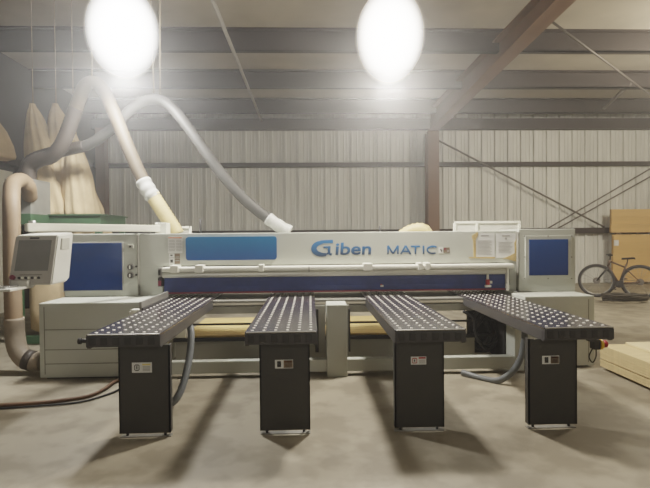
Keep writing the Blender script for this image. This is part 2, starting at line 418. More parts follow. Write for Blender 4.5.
def letter(segs, w=1.75):
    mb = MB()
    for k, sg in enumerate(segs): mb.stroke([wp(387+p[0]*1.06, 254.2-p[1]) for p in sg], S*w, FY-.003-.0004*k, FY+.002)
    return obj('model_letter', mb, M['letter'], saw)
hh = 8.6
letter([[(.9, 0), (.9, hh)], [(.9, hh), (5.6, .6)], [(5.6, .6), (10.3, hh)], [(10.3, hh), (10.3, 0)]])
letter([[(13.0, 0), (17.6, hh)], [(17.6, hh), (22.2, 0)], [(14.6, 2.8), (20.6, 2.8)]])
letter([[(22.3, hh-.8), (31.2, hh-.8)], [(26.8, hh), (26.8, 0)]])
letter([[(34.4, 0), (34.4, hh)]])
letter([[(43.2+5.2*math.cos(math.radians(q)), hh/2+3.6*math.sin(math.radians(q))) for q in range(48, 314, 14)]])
def sticker(px0, px1, py0, py1, Y, parent, base, marks, name='warning_sticker'):
    """flat sticker: base sheet plus printed marks (px rectangles, material)"""
    a, b = at(px0, py0, Y), at(px1, py1, Y); mb = MB().box(a.x, b.x, Y-.004, Y+.002, b.z, a.z, 0); ms = [M[base]]
    for q in marks:
        c, d = at(q[0], q[1], Y), at(q[2], q[3], Y)
        if M[q[4]] not in ms: ms.append(M[q[4]])
        mb.box(c.x, d.x, Y-.006, Y, d.z, c.z, ms.index(M[q[4]]))
    return obj(name, mb, ms, parent)
sticker(438.5, 443, 247, 253, FY, saw, 'paper', [(440, 249, 441.5, 250.5, 'ink'), (441, 250, 442, 252, 'ink')], 'sticker')
sticker(443.6, 449.6, 247.5, 252.8, FY, saw, 'brown_sticker', [(444, 248, 446, 250, 'darkred'), (447, 250, 449, 252, 'ink_grey')], 'sticker')
lines = [(168.8, 240+i*1.5, 175, 240.5+i*1.5, 'ink_grey') for i in range(8)]+[(176.2, 240+i*1.5, 181.8, 240.5+i*1.5, 'ink_grey') for i in range(8)]
sticker(168, 182.5, 237, 253, FY, saw, 'paper', lines+[(168.3, 237.2, 182, 238.2, 'orange_sticker')], 'warning_placard')
sticker(169, 174.2, 253.6, 257.5, FY, saw, 'paper', [(170.5, 254.6, 172.7, 256, 'ink')], 'warning_placard')
sticker(174.8, 180, 253.6, 258, FY, saw, 'brown_sticker', [(175.5, 256.5, 179.5, 257.4, 'ink_grey')], 'warning_placard')
sticker(169, 174.4, 258.2, 264.3, FY, saw, 'paper', [(170.5, 259.6, 173.1, 262.6, 'ink')], 'warning_placard')
sticker(174.9, 180, 258.6, 263.7, FY, saw, 'brown_sticker', [(175.5, 260, 179.5, 261, 'ink_grey')], 'warning_placard')
# things on the roof of the saw
gl = MB()
for (x0, x1, Y, z1, xs) in ((at(158, 230, 6.4).x, at(190, 230, 6.4).x, 6.4, 1.70, (158, 189)),):
    gl.box(x0, x1, Y, Y+.03, z1-.03, z1, 0)
    for q in xs: xx = at(q, 230, Y).x; gl.box(xx, xx+.03, Y, Y+.03, 1.58, z1, 0)
    gl.box(x0, x1, Y+.01, Y+.02, 1.585, z1-.03, 1)
obj('guard_frame', gl, [M['white'], M['beige_dark']], saw)
Y = 6.3; x0, x1 = at(454, 230, Y).x, at(520.5, 230, Y).x
gr = MB().box(x0, x1, Y, Y+.04, 1.705, 1.735, 0).box(x0, x1, Y, Y+.04, 1.585, 1.60, 0)
for q in (454, 476, 518.5): xx = at(q, 230, Y).x; gr.box(xx, xx+.03, Y-.002, Y+.045, 1.58, 1.735, 0)
gr.box(x0+.02, x1-.02, Y+.015, Y+.022, 1.60, 1.71, 1)
obj('guard_frame', gr, [M['white'], mat('dusty_clear_guard', (196, 194, 184), .5, var=.06)], saw)
for q, zt in ((200.5, 1.80), (380, 1.68)):
    p = at(q, 232, 6.4); obj('pin', MB().cyl((p.x, 6.4, 1.57), (p.x, 6.4, zt), .014, 0, 8).cyl((p.x, 6.4, 1.575), (p.x, 6.4, 1.6), .05, 0, 12), M['ink'], saw)

# taped notices
for (q0, q1, side) in ((475, 494.5, 'left'), (496, 515.5, 'right')):
    a, b = at(q0, 233.5, FY), at(q1, 257.5, FY)
    t = thing('notice_sheet', 'white printed notice sheet taped on the saw front, %s one of the two' % side, 'notice', ((a.x+b.x)/2, FY, b.z), 'taped notices on the saw')
    ln = MB().box(a.x, b.x, FY-.004, FY-.0005, b.z, a.z, 0); w = b.x-a.x
    ln.box(a.x+w*.3, b.x-w*.3, FY-.0055, FY-.003, a.z-.035, a.z-.022, 1)
    if side == 'right': ln.cyl(((a.x+b.x)/2, FY-.003, a.z-.065), ((a.x+b.x)/2, FY-.0055, a.z-.065), .014, 1, 12)
    for i in range(11 if side == 'left' else 8):
        zz = a.z-.09-i*.017-(0 if side == 'left' else .02); xe = b.x-.03-random.random()*.05
        ln.box(a.x+.03, xe, FY-.0055, FY-.003, zz-.004, zz, 1)
    obj('sheet', ln, [M['paper'], M['ink_grey']], t)
    tp = MB()
    if side == 'left':
        tp.prism([wp(471.5, 236), wp(477.5, 231.8), wp(478, 235), wp(475.5, 240), wp(475.8, 257), wp(473.5, 257), wp(473, 241)], 'y', FY-.0075, FY-.0005)
        tp.prism([wp(469, 257), wp(495, 256.8), wp(495, 258.5), wp(469, 258.3)], 'y', FY-.0073, FY-.0005)
    else:
        tp.prism([wp(514, 243), wp(517.5, 236), wp(519, 247), wp(519.3, 262), wp(513.5, 261), wp(505, 258.5), wp(502, 258.8), wp(510, 255.5), wp(514.5, 253)], 'y', FY-.0075, FY-.0005)
    obj('tape', tp, M['tape'], t)

# ================================================================== AIR TABLES
T = .82
def air_table(x0, stand_x0, label, group, marks):
    x1 = x0+.555; y0, y1 = 3.58, 6.2
    t = thing('air_table', label, 'table', ((x0+x1)/2, (y0+y1)/2, 0), group)
    top = MB().box(x0, x1, y0+.02, y1, T-.02, T, 0, .004)
    nx, ny = 6, 25
    for i in range(nx):
        for j in range(ny):
            bx = x0+.05+i*(x1-x0-.10)/(nx-1); by = y0+.08+j*(y1-y0-.14)/(ny-1)
            top.lathe([(.0125, -.002), (.0125, .002), (.009, .004), (.003, .005)], (bx, by, T), 1, 8)
    obj('table_top', top, [M['table'], M['bead']], t)
    obj('side_channel', MB().box(x0, x0+.03, y0+.03, 5.54, T-.11, T-.018, 0, .004), M['table_side'], t)
    obj('side_channel', MB().box(x1-.03, x1, y0+.03, 5.54, T-.11, T-.018, 0, .004), M['table_side'], t)
    obj('underside', MB().box(x0+.03, x1-.03, y0+.05, 5.5, T-.10, T-.05, 0), M['stand'], t)
    fr = obj('front_bar', MB().box(x0, x1, y0+.012, y0+.05, T-.098, T-.012, 0, .006), M['table_side'], t)
    for k in range(6):
        xx = x0+.012+k*(x1-x0-.024)/6
        obj('roller', MB().box(xx+.008, xx+.062, y0+.006, y0+.03, T-.086, T-.018, 0, .01), M['lip'], fr)
    obj('bright_edge', MB().box(x0+.01, x1-.01, y0+.008, y0+.024, T-.008, T+.002, 0, .003), M['steel'], t)
    sx0, sx1 = stand_x0, stand_x0+.392; sy = 3.655
    st = obj('stand', MB().box(sx0, sx1, sy, sy+.012, .036, T-.101, 0).box(sx0, sx0+.012, sy, sy+.06, .036, T-.101, 0).box(sx1-.012, sx1, sy, sy+.06, .036, T-.101, 0).box(max(sx0, x0+.035), min(sx1, x1-.035), sy+.012, sy+.14, T-.115, T-.101, 0), M['stand'], t)
    for fx in (sx0+.05, sx1-.05):
        obj('levelling_foot', MB().cyl((fx, sy+.035, .007), (fx, sy+.035, .1), .011, 0, 10), M['ink'], st)
    obj('foot_plate', MB().box(sx0, sx1, sy+.01, sy+.06, 0, .008, 0, .002), M['steel'], st)
    # warning sticker, marks in fractions of its size
    (px, py, w, h, base, mk) = marks
    c = at(px, py, sy); wx, hz = w*sy/470, h*sy/470
    mb = MB().box(c.x-wx/2, c.x+wx/2, sy-.003, sy+.002, c.z-hz/2, c.z+hz/2, 0); ms = [M[base]]
    for (u0, v0, u1, v1, mm) in mk:
        if M[mm] not in ms: ms.append(M[mm])
        X0, X1 = c.x-wx/2+u0*wx, c.x-wx/2+u1*wx; Z0, Z1 = c.z-hz/2+v0*hz, c.z-hz/2+v1*hz
        if mm == 'ink' and abs(u1-u0) < .33 and v1-v0 > .5 and False: pass
        mb.box(X0, X1, sy-.0045, sy, Z0, Z1, ms.index(M[mm]))
    obj('warning_sticker', mb, ms, st)
    return t
def lines_(u0, u1, v0, v1, n, m): return [(u0, v0+(v1-v0)*i/n, u1, v0+(v1-v0)*(i+.5)/n, m) for i in range(n)]
ring = [(.12, .25, .16, .75, 'ink'), (.34, .25, .38, .75, 'ink'), (.16, .72, .34, .82, 'ink'), (.16, .18, .34, .28, 'ink'), (.22, .36, .28, .66, 'ink')]
G = 'air flotation tables in front of the saw'
t1 = air_table(-1.70, -1.485, 'dark air table with side fence, leftmost of the four at the saw', G, (142, 367.5, 19.5, 10, 'paper', ring+[(.52, .72, .94, .88, 'yellow_sticker')]+lines_(.54, .92, .15, .68, 4, 'ink_grey')))
t2 = air_table(-.505, -.402, 'dark beaded air table, second from the left, straight before the camera', G, (284, 364, 18, 8.6, 'paper', [(.12, .15, .34, .85, 'ink'), (.16, .4, .24, .7, 'paper'), (.48, .06, .98, .94, 'brown_sticker'), (.52, .72, .94, .88, 'orange_sticker')]+lines_(.54, .92, .12, .64, 4, 'ink_grey')))
t3 = air_table(.65, .655, 'dark beaded air table, third from the left, angling away right', G, (418.5, 360.5, 15.6, 8, 'paper', [(.08, .2, .12, .8, 'red'), (.36, .2, .4, .8, 'red'), (.12, .74, .36, .84, 'red'), (.12, .16, .36, .26, 'red'), (.2, .36, .28, .66, 'ink'), (.5, .74, .96, .94, 'red')]+lines_(.52, .94, .14, .66, 4, 'ink_grey')))
t4 = air_table(1.82, 1.722, 'dark air table with yellow and red stop button, rightmost of the four', G, (550.5, 359.8, 17.5, 8.4, 'paper', [(.14, .15, .36, .85, 'ink'), (.2, .5, .28, .8, 'paper'), (.5, .06, .98, .94, 'brown_sticker'), (.52, .74, .96, .9, 'red')]+lines_(.54, .92, .12, .66, 4, 'ink_grey')))
# squaring fence on the first table
fe = obj('fence', MB().box(-1.725, -1.70, 4.78, 5.68, T-.01, T+.085, 0, .004).box(-1.70, -1.685, 4.78, 5.68, T+.002, T+.02, 1), [M['steel'], M['table_side']], t1)
obj('fence_bracket', MB().box(-1.82, -1.72, 4.80, 4.90, T-.03, T, 0, .004).box(-1.84, -1.78, 4.82, 4.88, T-.05, T-.02, 0), M['white'], fe)
obj('fence_knob', MB().cyl((-1.70, 3.63, T-.055), (-1.75, 3.63, T-.055), .016, 0, 10).cyl((-1.75, 3.63, T-.055), (-1.77, 3.63, T-.055), .024, 0, 12), M['ink'], t1)
# stop button on the fourth table
p = at(598, 344.3, 3.95)
es = obj('stop_button_box', MB().box(p.x-.055, p.x+.005, p.y-.035, p.y+.035, p.z-.04, p.z+.045, 0, .008).cyl((p.x+.005, p.y, p.z), (p.x+.03, p.y, p.z), .044, 1, 20), [M['ink'], M['yellow']], t4)
obj('stop_button', MB().lathe([(.02, 0), (.02, .02), (.032, .025), (.032, .04), (.02, .05)], (p.x+.03, p.y, p.z+.003), 0, 18, tilt=Matrix.Rotation(PI/2, 3, 'Y')), M['red'], es)
obj('bracket', MB().box(p.x-.09, p.x-.03, p.y-.03, p.y+.03, p.z+.03, T-.09, 0), M['stand'], es)
obj('wire', MB().tube([(p.x-.06, p.y-.02, p.z-.03), (p.x-.09, p.y-.02, p.z-.10), (p.x-.06, p.y-.02, p.z-.15), (p.x-.03, p.y-.02, p.z-.10), (p.x-.03, p.y-.02, p.z-.03)], .006, 0, 6, 6), M['ink'], es)

# grey flexible hoses hanging from the tables to the floor
h = MB().tube([(-1.22, 4.7, .70), (-1.17, 4.62, .62), (-1.16, 4.5, .40), (-1.19, 4.35, .17), (-1.26, 4.3, .05), (-1.36, 4.36, .045), (-1.50, 4.5, .045)], .035, 0, 12, 10, .06, .03)
tag(obj('flexible_hose', h, M['hose_floor']), 'grey flexible hose hanging behind the leftmost table stand', 'hose')
h = MB().tube([at(525, 318, 4.75), at(524.5, 338, 4.72), at(521, 357, 4.72), at(512, 372, 4.74), at(498, 380.5, 4.8), at(480, 378, 4.95), at(462, 372.5, 5.1)], .034, 0, 12, 10, .06, .03)
tag(obj('flexible_hose', h, M['hose_floor']), 'grey flexible hose sagging to the floor left of the rightmost table stand', 'hose')
# cables on the floor, left
def gnd(px, py, z):
    d = FW + RT*((px-325)/FPX) + UP*((244-py)/FPX); p = d*(-CAM_H/d.z); return (p.x, p.y, z)
tag(obj('floor_cable', MB().tube([gnd(150, 379, .02), gnd(132, 380, .02), gnd(116, 383, .02), gnd(104, 391, .02), gnd(88, 398, .02), gnd(60, 402.5, .02), gnd(30, 405.5, .02), gnd(-30, 409, .02)], .018, 0, 8, 10), M['lead']), 'thick brown cable curving over the floor from behind the leftmost table stand', 'cable')
tag(obj('floor_cable', MB().tube([gnd(150, 384, .013), gnd(125, 388, .013), gnd(112, 394, .013), gnd(84, 402.5, .013), gnd(50, 406.5, .013), gnd(-30, 412, .013)], .010, 0, 8, 10), M['black']), 'thin black cable lying on the floor beside the thick brown cable', 'cable')

# stacks of boards on the floor behind the saw, seen through its open frame
for (bx0, bx1, side) in ((-1.75, .20, 'left'), (.40, 2.1, 'right')):
    for q, wd in ((.08, 'left'), (.5, 'middle'), (.92, 'right')):
        xx = bx0+(bx1-bx0)*q
        tag(obj('wood_skid', MB().box(xx-.05, xx+.05, 6.62, 8.0, 0, .07, 0, .004), M['skid']), '%s wooden skid under the low boards behind the %s bay of the saw' % (wd, side), 'skid', 'skids under the boards behind the saw')
    for i in range(2):
        for k, (ya, yb) in enumerate(((6.58, 7.02), (7.04, 7.48), (7.50, 8.02))):
            jx = random.uniform(-.05, .05)
            o = obj('wood_board', MB().box(bx0+jx, bx1+jx, ya, yb, .072+.054*i, .122+.054*i, 0, .004), M['wood_edge'])
            tag(o, '%s tan board of the %s layer lying behind the %s bay of the saw frame' % (('front', 'middle', 'rear')[k], ('lower', 'upper')[i], side), 'board', 'tan boards lying behind the saw')

# ================================================================== CONTROL CONSOLE
con = thing('control_console', 'beige tilted control console with grey screen hanging from a white boom', 'control panel', (-2.68, 4.75, 1.1))
cx0, cx1 = at(15.5, 236, 4.6).x, at(58, 236, 4.6).x
prof = [(4.47, 1.115), (4.60, 1.58), (4.90, 1.61), (4.80, 1.15), (4.75, 1.12)]
hs = obj('housing', MB().prism(prof, 'x', cx0, cx1, 0, .012), M['console'], con)
nv = Vector((0, -(1.58-1.115), (4.60-4.47))).normalized()
def facepoly(u0, u1, v0, v1, off, th, m=0, mb=None):
    mb = mb or MB(); b = bmesh.new(); vs = []
    for d in (off, off+th):
        for (u, v) in ((u0, v0), (u1, v0), (u1, v1), (u0, v1)):
            P = Vector((cx0+(cx1-cx0)*u, 4.47+.13*v, 1.115+.465*v))+nv*d; vs.append(b.verts.new(P))
    for f in ((0, 1, 2, 3), (4, 5, 6, 7), (0, 1, 5, 4), (1, 2, 6, 5), (2, 3, 7, 6), (3, 0, 4, 7)): b.faces.new([vs[i] for i in f])
    bmesh.ops.recalc_face_normals(b, faces=b.faces[:]); mb._merge(b, m); return mb
obj('bezel', facepoly(.02, .98, .03, .98, -.003, .008), M['console_face'], hs)
obj('screen', facepoly(.11, .88, .28, .90, .004, .004), M['screen'], hs)
obj('nameplate', facepoly(.36, .58, .925, .955, .004, .004), M['ink'], hs)
def facepin(u, v, r, l): P = Vector((cx0+(cx1-cx0)*u, 4.47+.13*v, 1.115+.465*v)); return P+nv*.003, P+nv*(.003+l)
a, b = facepin(.11, .15, 0, .03); obj('stop_button', MB().cyl(a, b, .022, 0, 14), M['darkred'], hs)
for i in range(7):
    a, b = facepin(.25+.075*i, .14, 0, .014); obj('button', MB().cyl(a, b, .012, 0, 10), M['ink'] if i % 2 == 0 else M['white'], hs)
for i in range(8): pass
obj('button_row', facepoly(.24, .76, .195, .21, .003, .003), M['seam'], hs)
gx = cx1+.002
obj('side_grille', MB().prism([(4.635, 1.44), (4.655, 1.55), (4.80, 1.555), (4.785, 1.445)], 'x', cx1-.004, cx1+.012, 0, .003), M['beige_dark'], hs)
obj('keyboard_tray', MB().box(cx0-.28, cx0+.19, 4.20, 4.55, 1.085, 1.108, 0, .006).box(cx0-.24, cx0+.12, 4.24, 4.44, 1.108, 1.122, 1, .004).box(cx0+.05, cx0+.2, 4.44, 4.56, 1.10, 1.16, 0), [M['console'], M['screen']], con)
bl, br = Vector((-2.80, 4.84, 1.665)), Vector((-1.86, 6.0, 1.665))
d = (br-bl).normalized(); q = Vector((-d.y, d.x, 0))
bm_ = MB(); b = bmesh.new(); vs = []
for P in (bl-d*.06, br):
    for (s1, z) in ((-.04, 1.622), (.04, 1.622), (.04, 1.705), (-.04, 1.705)): vs.append(b.verts.new((P.x+q.x*s1, P.y+q.y*s1, z)))
for f in ((0, 1, 2, 3), (4, 5, 6, 7), (0, 1, 5, 4), (1, 2, 6, 5), (2, 3, 7, 6), (3, 0, 4, 7)): b.faces.new([vs[i] for i in f])
bmesh.ops.recalc_face_normals(b, faces=b.faces[:]); bmesh.ops.bevel(b, geom=b.edges[:], offset=.008, segments=2, affect='EDGES')
bm_._merge(b, 0); obj('boom', bm_, M['white'], con)
obj('boom_pivot', MB().cyl((-2.80, 4.84, 1.595), (-2.80, 4.84, 1.73), .032, 0, 14), M['steel'], con)
obj('boom_mount', MB().box(-1.93, -1.79, 5.93, 6.1, 1.584, 1.735, 0, .008), M['white'], con)

# ================================================================== DUCTS AND HOSES
hoseA_px = [(28, 183, 6.66), (30, 167, 6.65), (39, 160, 6.62), (50, 157, 6.58), (58, 150, 6.53), (65, 138, 6.5), (76, 108, 6.45), (84, 88, 6.4), (93, 82.5, 6.4), (102, 88, 6.4), (112, 108, 6.38), (127, 145, 6.35), (139, 172, 6.33), (150, 193, 6.3)]
A = [at(*p) for p in hoseA_px]
hA = thing('dust_hose', 'tan dust hose arching high on cords, ending in cream ribbed hose', 'hose', tuple(A[-1]-Vector((0, 0, .5))))
obj('hose_body', MB().tube(A[5:], lambda t: .092-.008*t, 0, 16, 6, .035, .05), M['hose_tan'], hA)
obj('hose_start', MB().tube(A[:7], (lambda t: .104-.008*t), 0, 16, 6, .05, .05), M['hose_dark'], hA)
obj('wrap', MB().tube([at(143, 181, 6.32), at(149, 191, 6.3), at(154, 198, 6.3)], lambda t: .100+.006*math.sin(t*19), 0, 16, 6), M['wrap'], hA)
obj('ribbed_end', MB().tube([at(153, 196, 6.3), at(160, 207, 6.28), at(168, 219, 6.26), at(175, 230, 6.25), at(177, 234, 6.25)], .098, 0, 18, 8, .11, .05), M['hose_yellow'], hA)
hoseB_px = [(26, 184, 6.90), (28, 167, 6.90), (36, 159, 6.90), (57, 152, 6.86), (85, 146, 6.75), (112, 129, 6.62), (134, 107, 6.55), (152, 99, 6.5), (170, 106, 6.48), (190, 130, 6.45), (217, 168, 6.4), (240, 195, 6.36), (258, 211, 6.33), (272, 221, 6.3)]
B = [at(*p) for p in hoseB_px]
hB = thing('dust_hose', 'grey dust hose sagging down right to the saw top behind the blue window', 'hose', tuple(B[-1]))
obj('hose_body', MB().tube(B[3:], .074, 0, 16, 6, .035, .05), M['hose_grey'], hB)
obj('hose_start', MB().tube(B[:5], (lambda t: .112-.03*t), 0, 16, 6, .05, .05), M['hose_dark'], hB)
obj('wrap', MB().tube([at(268, 218.5, 6.3), at(279, 226, 6.28), at(290, 232, 6.27)], lambda t: .084+.004*math.sin(t*16), 0, 16, 6), M['wrap'], hB)
hC = MB().tube([at(399, 240, 6.4), at(404, 234.5, 6.38), at(411, 230.5, 6.36), at(419, 229, 6.33), at(425.5, 231, 6.32), at(428, 238, 6.32)], .086, 0, 18, 8, .11, .05)
tag(obj('ribbed_hose', hC, M['hose_yellow']), 'short cream ribbed hose humped over the saw top near the brown column', 'hose')
for (px, py, Yd, top, lab) in ((92, 78, 6.4, 2, 'thin cord holding up the tan hose arch'), (154, 95, 6.5, -3, 'left one of two thin cords holding up the grey hose'), (160, 97, 6.5, 2, 'right one of two thin cords holding up the grey hose')):
    p = at(px, py, Yd); tag(obj('hanging_cord', MB().tube([p, (p.x+top*.015, p.y, ROOF-.002)], .01, 0, 6), M['cord']), lab, 'cord', 'cords holding the hoses')
# upright duct on the left
D = [at(30, 197, 6.54), at(28, 186, 6.35), at(21, 180, 6.2), at(13, 184, 5.9), at(11.5, 196, 5.72), at(11.5, 215, 5.62), at(12, 260, 5.58), at(13, 300, 5.55), at(14, 330, 5.55)]
dt = thing('upright_duct', 'tan upright dust duct standing at the far left beside the saw', 'duct', (D[-1].x, 5.55, 0))
obj('duct_pipe', MB().tube(D, .092, 0, 18, 8, .02, .06), M['duct'], dt)
E_ = [at(14, 318, 5.55), at(15, 335, 5.55), at(18, 350, 5.52), at(27, 360, 5.5), at(42, 361.5, 5.5)]
obj('duct_elbow', MB().tube(E_, .106, 0, 18, 8, .03, .05), M['duct_grey'], dt)
obj('collar', MB().tube([at(26, 359, 5.5), at(33, 361, 5.5)], .115, 0, 18), M['hose_dark'], dt)

# ================================================================== DUST COLLECTOR
dc = thing('dust_collector', 'green framed dust collector with tall tan canvas bags at the back left', 'dust collector', (-3.75, 7.5, 0))
X0, X1, Y0, Y1 = -4.28, -3.05, 6.95, 7.9
obj('plenum', MB().box(X0, X1, Y0, Y1, 1.74, 1.89, 0, .01).box(X0-.03, X1+.03, Y0-.03, Y1+.03, 1.88, 1.90, 0), M['green'], dc)
for xx in (X0, X1-.08):
    for yy in (Y0, Y1-.08): obj('post', MB().box(xx, xx+.08, yy, yy+.08, 0, 1.74), M['green'], dc)
obj('rail', MB().box(X0, X1, Y0, Y0+.06, .02, .13), M['green'], dc)
obj('rail', MB().box(X0, X1, Y1-.06, Y1, .02, .13), M['green'], dc)
obj('inlet_box', MB().box(at(17.5, 200, 6.8).x, at(42.5, 200, 6.8).x, 6.52, 7.01, at(30, 216, 6.6).z, at(30, 179, 6.6).z, 0, .01).box(at(17, 200, 6.8).x, at(43, 200, 6.8).x, 6.50, 7.02, 1.74, at(30, 214, 6.6).z, 1, .006), [M['galv'], M['green']], dc)
for px in (19, 44): p = at(px, 215.5, 6.9); obj('clip', MB().box(p.x-.035, p.x+.035, 6.86, 6.96, p.z-.03, p.z+.03, 0, .005), M['orange_sticker'], dc)
def bag(cx, cy, z0, z1, R, ph, lean):
    rnd = random.Random(ph)
    prof = []
    for i in range(31):
        t = i/30; z = z0+(z1-z0)*t
        r = R*max(.05, (1-t)**.60)*(1+.06*math.sin(t*7+ph))
        if t < .1: r *= .93+.9*t
        prof.append((max(r, .035), z))
    f = lambda a, z: 1+.15*abs(math.sin(4*a+ph+1.2*math.sin((z-z0)*1.7)))+.09*math.sin(11*a-ph*2+(z-z0)*1.2)+.03*math.sin((z-z0)*9+3*a)
    sh = Matrix(((1, 0, lean[0]), (0, 1, lean[1]), (0, 0, 1)))
    return MB().lathe([(r, z-z0) for r, z in prof], (cx, cy, z0), 0, 40, lambda a, z: f(a, z+z0), sh)
for (bx, by, zt, R, ph, ln) in ((-3.97, 7.46, 3.64, .34, 1, (-.18, 0)), (-3.72, 7.60, 3.68, .36, 2.3, (-.16, 0)), (-3.53, 7.40, 3.2, .25, 4, (-.08, 0))):
    o = obj('filter_bag', bag(bx, by, 1.90, zt, R, ph, ln), M['bag'], dc)
    obj('tie_cord', MB().tube([(bx+ln[0]*(zt-1.98), by, zt-.03), (bx+ln[0]*(zt-1.98), by, ROOF)], .006, 0, 6), M['cord'], o)
for (bx, by, ph) in ((-3.98, 7.28, 1.5), (-3.42, 7.28, 3.1), (-3.98, 7.64, 4.2), (-3.42, 7.64, 5.5)):
    pf = [(.15, .14), (.25, .2), (.265, .5), (.25, .9), (.265, 1.3), (.25, 1.6), (.2, 1.735)]
    obj('collection_bag', MB().lathe(pf, (bx, by, 0), 0, 28, lambda a, z, ph=ph: 1+.04*math.sin(4*a+ph+z*3)), M['bag'], dc)
# another bag at the very edge of the view
ob = thing('filter_sock', 'tan canvas filter bag hanging at the left edge of view', 'filter bag', (-5.85, 9.0, 2.9))
obj('sock', MB().lathe([(.28, 0), (.30, .05), (.27, .25), (.18, .5), (.08, .66), (.03, .7)], (-5.85, 9.0, 3.05), 0, 32, lambda a, z: 1+.1*math.sin(5*a+z*2)), M['bag'], ob)
obj('cord', MB().tube([(-5.85, 9.0, 3.73), (-5.85, 9.0, ROOF)], .012, 0, 6), M['cord'], ob)

# ================================================================== BOARDS ON THE FLOOR, RIGHT
names = ['lowest', 'second lowest', 'third lowest', 'fourth lowest', 'fifth lowest', 'fifth highest', 'fourth highest', 'third highest', 'second highest']
z = .035
for i in range(9):
    if i == 3: z += .012
    j = (0, .002, -.001, .0, .002, -.001, .002, .001, -.001)[i]
    h = .026
    o = obj('wood_board', MB().box(3.31+j, 4.53+j, 2.9+j, 5.26-j, z, z+h-.0006, 0, .002), M['wood'])
    tag(o, '%s tan board of the low stack on the floor right of the saw' % names[i], 'board', 'tan boards stacked on the floor'); z += h
tag(obj('wood_board', MB().box(3.60, 4.56, 3.0, 5.25, z, z+.024, 0, .003), M['wood_top']), 'pale narrower board lying on top of the low stack right of the saw', 'board', 'tan boards stacked on the floor')
for i, yy in enumerate((3.1, 4.1, 5.0)):
    tag(obj('wood_skid', MB().box(3.36, 4.5, yy, yy+.1, 0, .035, 0, .002), M['skid']), 'dark wooden skid under the low board stack, %s from the saw' % ('farthest', 'middle', 'nearest')[2-(2-i)], 'skid', 'skids under the board stack')
# tall packs by the back wall
def pack(x0, x1, y0, y1, z0, z1, label, bands):
    t = thing('board_pack', label, 'board pack', ((x0+x1)/2, (y0+y1)/2, z0), 'tan board packs by the back wall')
    mb = MB(); n = bands; h = (z1-z0-.06)/n
    for i in range(n): jj = random.uniform(-.012, .012); mb.box(x0+jj, x1+jj, y0+random.uniform(0, .015), y1, z0+.06+i*h, z0+.06+(i+1)*h-.003, 0, .004)
    obj('boards', mb, M['carton'], t)
    sk = MB()
    for q in (.08, .5, .92): xx = x0+(x1-x0)*q; sk.box(xx-.06, xx+.06, y0+.02, y1-.005, z0, z0+.06)
    obj('skids', sk, M['skid'], t)
    return t
px0 = at(613, 250, 14.0).x
t = pack(px0+.02, px0+2.6, 14.0, 14.10, 0, 1.52, 'tall tan board pack with white tag on the floor behind the bicycle', 5)
a, b = at(613.2, 238.5, 13.98), at(617, 244, 13.98); obj('tag', MB().box(a.x+.03, b.x+.05, 13.975, 13.996, b.z-.05, a.z-.05), M['paper'], t)
pack(px0-.04, px0+2.6, 14.01, 14.10, 1.52, 2.29, 'shorter tan board pack set on top of the tall one by the wall', 3)

# ================================================================== BICYCLE
fh, rh = at(596.5, 281, 11.25), at(640, 286, 10.8)
fh.z = rh.z = .406
dv = (fh-rh); dv.z = 0; L = dv.length; dv.normalize(); nrm = Vector((-dv.y, dv.x, 0))
def bp(u, z, s=0): return Vector((rh.x, rh.y, 0))+dv*u+Vector((0, 0, z))+nrm*s
bk = thing('bicycle', 'dark mountain bicycle standing before the tan board packs at the right', 'bicycle', tuple(bp(L/2, 0)))
def wheel(u):
    n = 40; R0 = .345
    c = bp(u, .406)
    def P(a, r, s=0): return c+dv*(r*math.cos(a))+Vector((0, 0, r*math.sin(a)))+nrm*s
    w = obj('wheel', MB().tube([P(2*PI*k/n, .335) for k in range(n)], .014, 0, 8, closed=True).cyl(c-nrm*.05, c+nrm*.05, .03, 0, 12), M['steel'], bk)
    obj('tyre', MB().tube([P(2*PI*k/n, .37) for k in range(n)], .036, 0, 10, closed=True), M['tyre'], w)
    sp = MB()
    for k in range(20): a = 2*PI*k/20; sp.tube([P(a, .02, .03*(-1)**k), P(a+.15*(-1)**(k//2), .335)], .0025, 0, 4)
    obj('spokes', sp, M['steel'], w)
    obj('brake_disc', MB().cyl(c+nrm*.04, c+nrm*.043, .08, 0, 20), M['rod'], w)
wheel(0); wheel(L)
bb, st, hd, hl = bp(.42, .34), bp(.27, .82), bp(L-.28, .92), bp(L-.24, .76)
fr = MB().tube([bb, st], .022, 0, 10).tube([bp(.29, .74), hd-Vector((0, 0, .04))], .022, 0, 10).tube([bb, hl], .028, 0, 10).tube([hd, hl], .027, 0, 10)
for s in (-.05, .05): fr.tube([bp(.42, .34, s*.6), bp(0, .406, s*1.2)], .012, 0, 8).tube([bp(.29, .72, s*.4), bp(0, .406, s*1.2)], .011, 0, 8)
obj('frame', fr, M['tube'], bk)
fk = MB().tube([hl+Vector((0, 0, .02)), hl-Vector((0, 0, .06))], .024, 0, 10)
for s in (-.065, .065): fk.tube([hl+nrm*s-Vector((0, 0, .04)), bp(L, .406, s)], lambda t: .02-.005*t, 0, 10)
fk.tube([hl-nrm*.065-Vector((0, 0, .04)), hl+nrm*.065-Vector((0, 0, .04))], .016, 0, 8)
obj('fork', fk, M['black'], bk)
hb = bp(L-.22, 1.04)
obj('handlebar', MB().tube([hd, bp(L-.29, 1.0), hb], .015, 0, 8).tube([hb-nrm*.34-dv*.08, hb-nrm*.12, hb+nrm*.12, hb+nrm*.34-dv*.08], .014, 0, 8, 5).tube([hb-nrm*.35-dv*.09, hb-nrm*.22-dv*.04], .02, 0, 8).tube([hb+nrm*.35-dv*.09, hb+nrm*.22-dv*.04], .02, 0, 8), M['black'], bk)
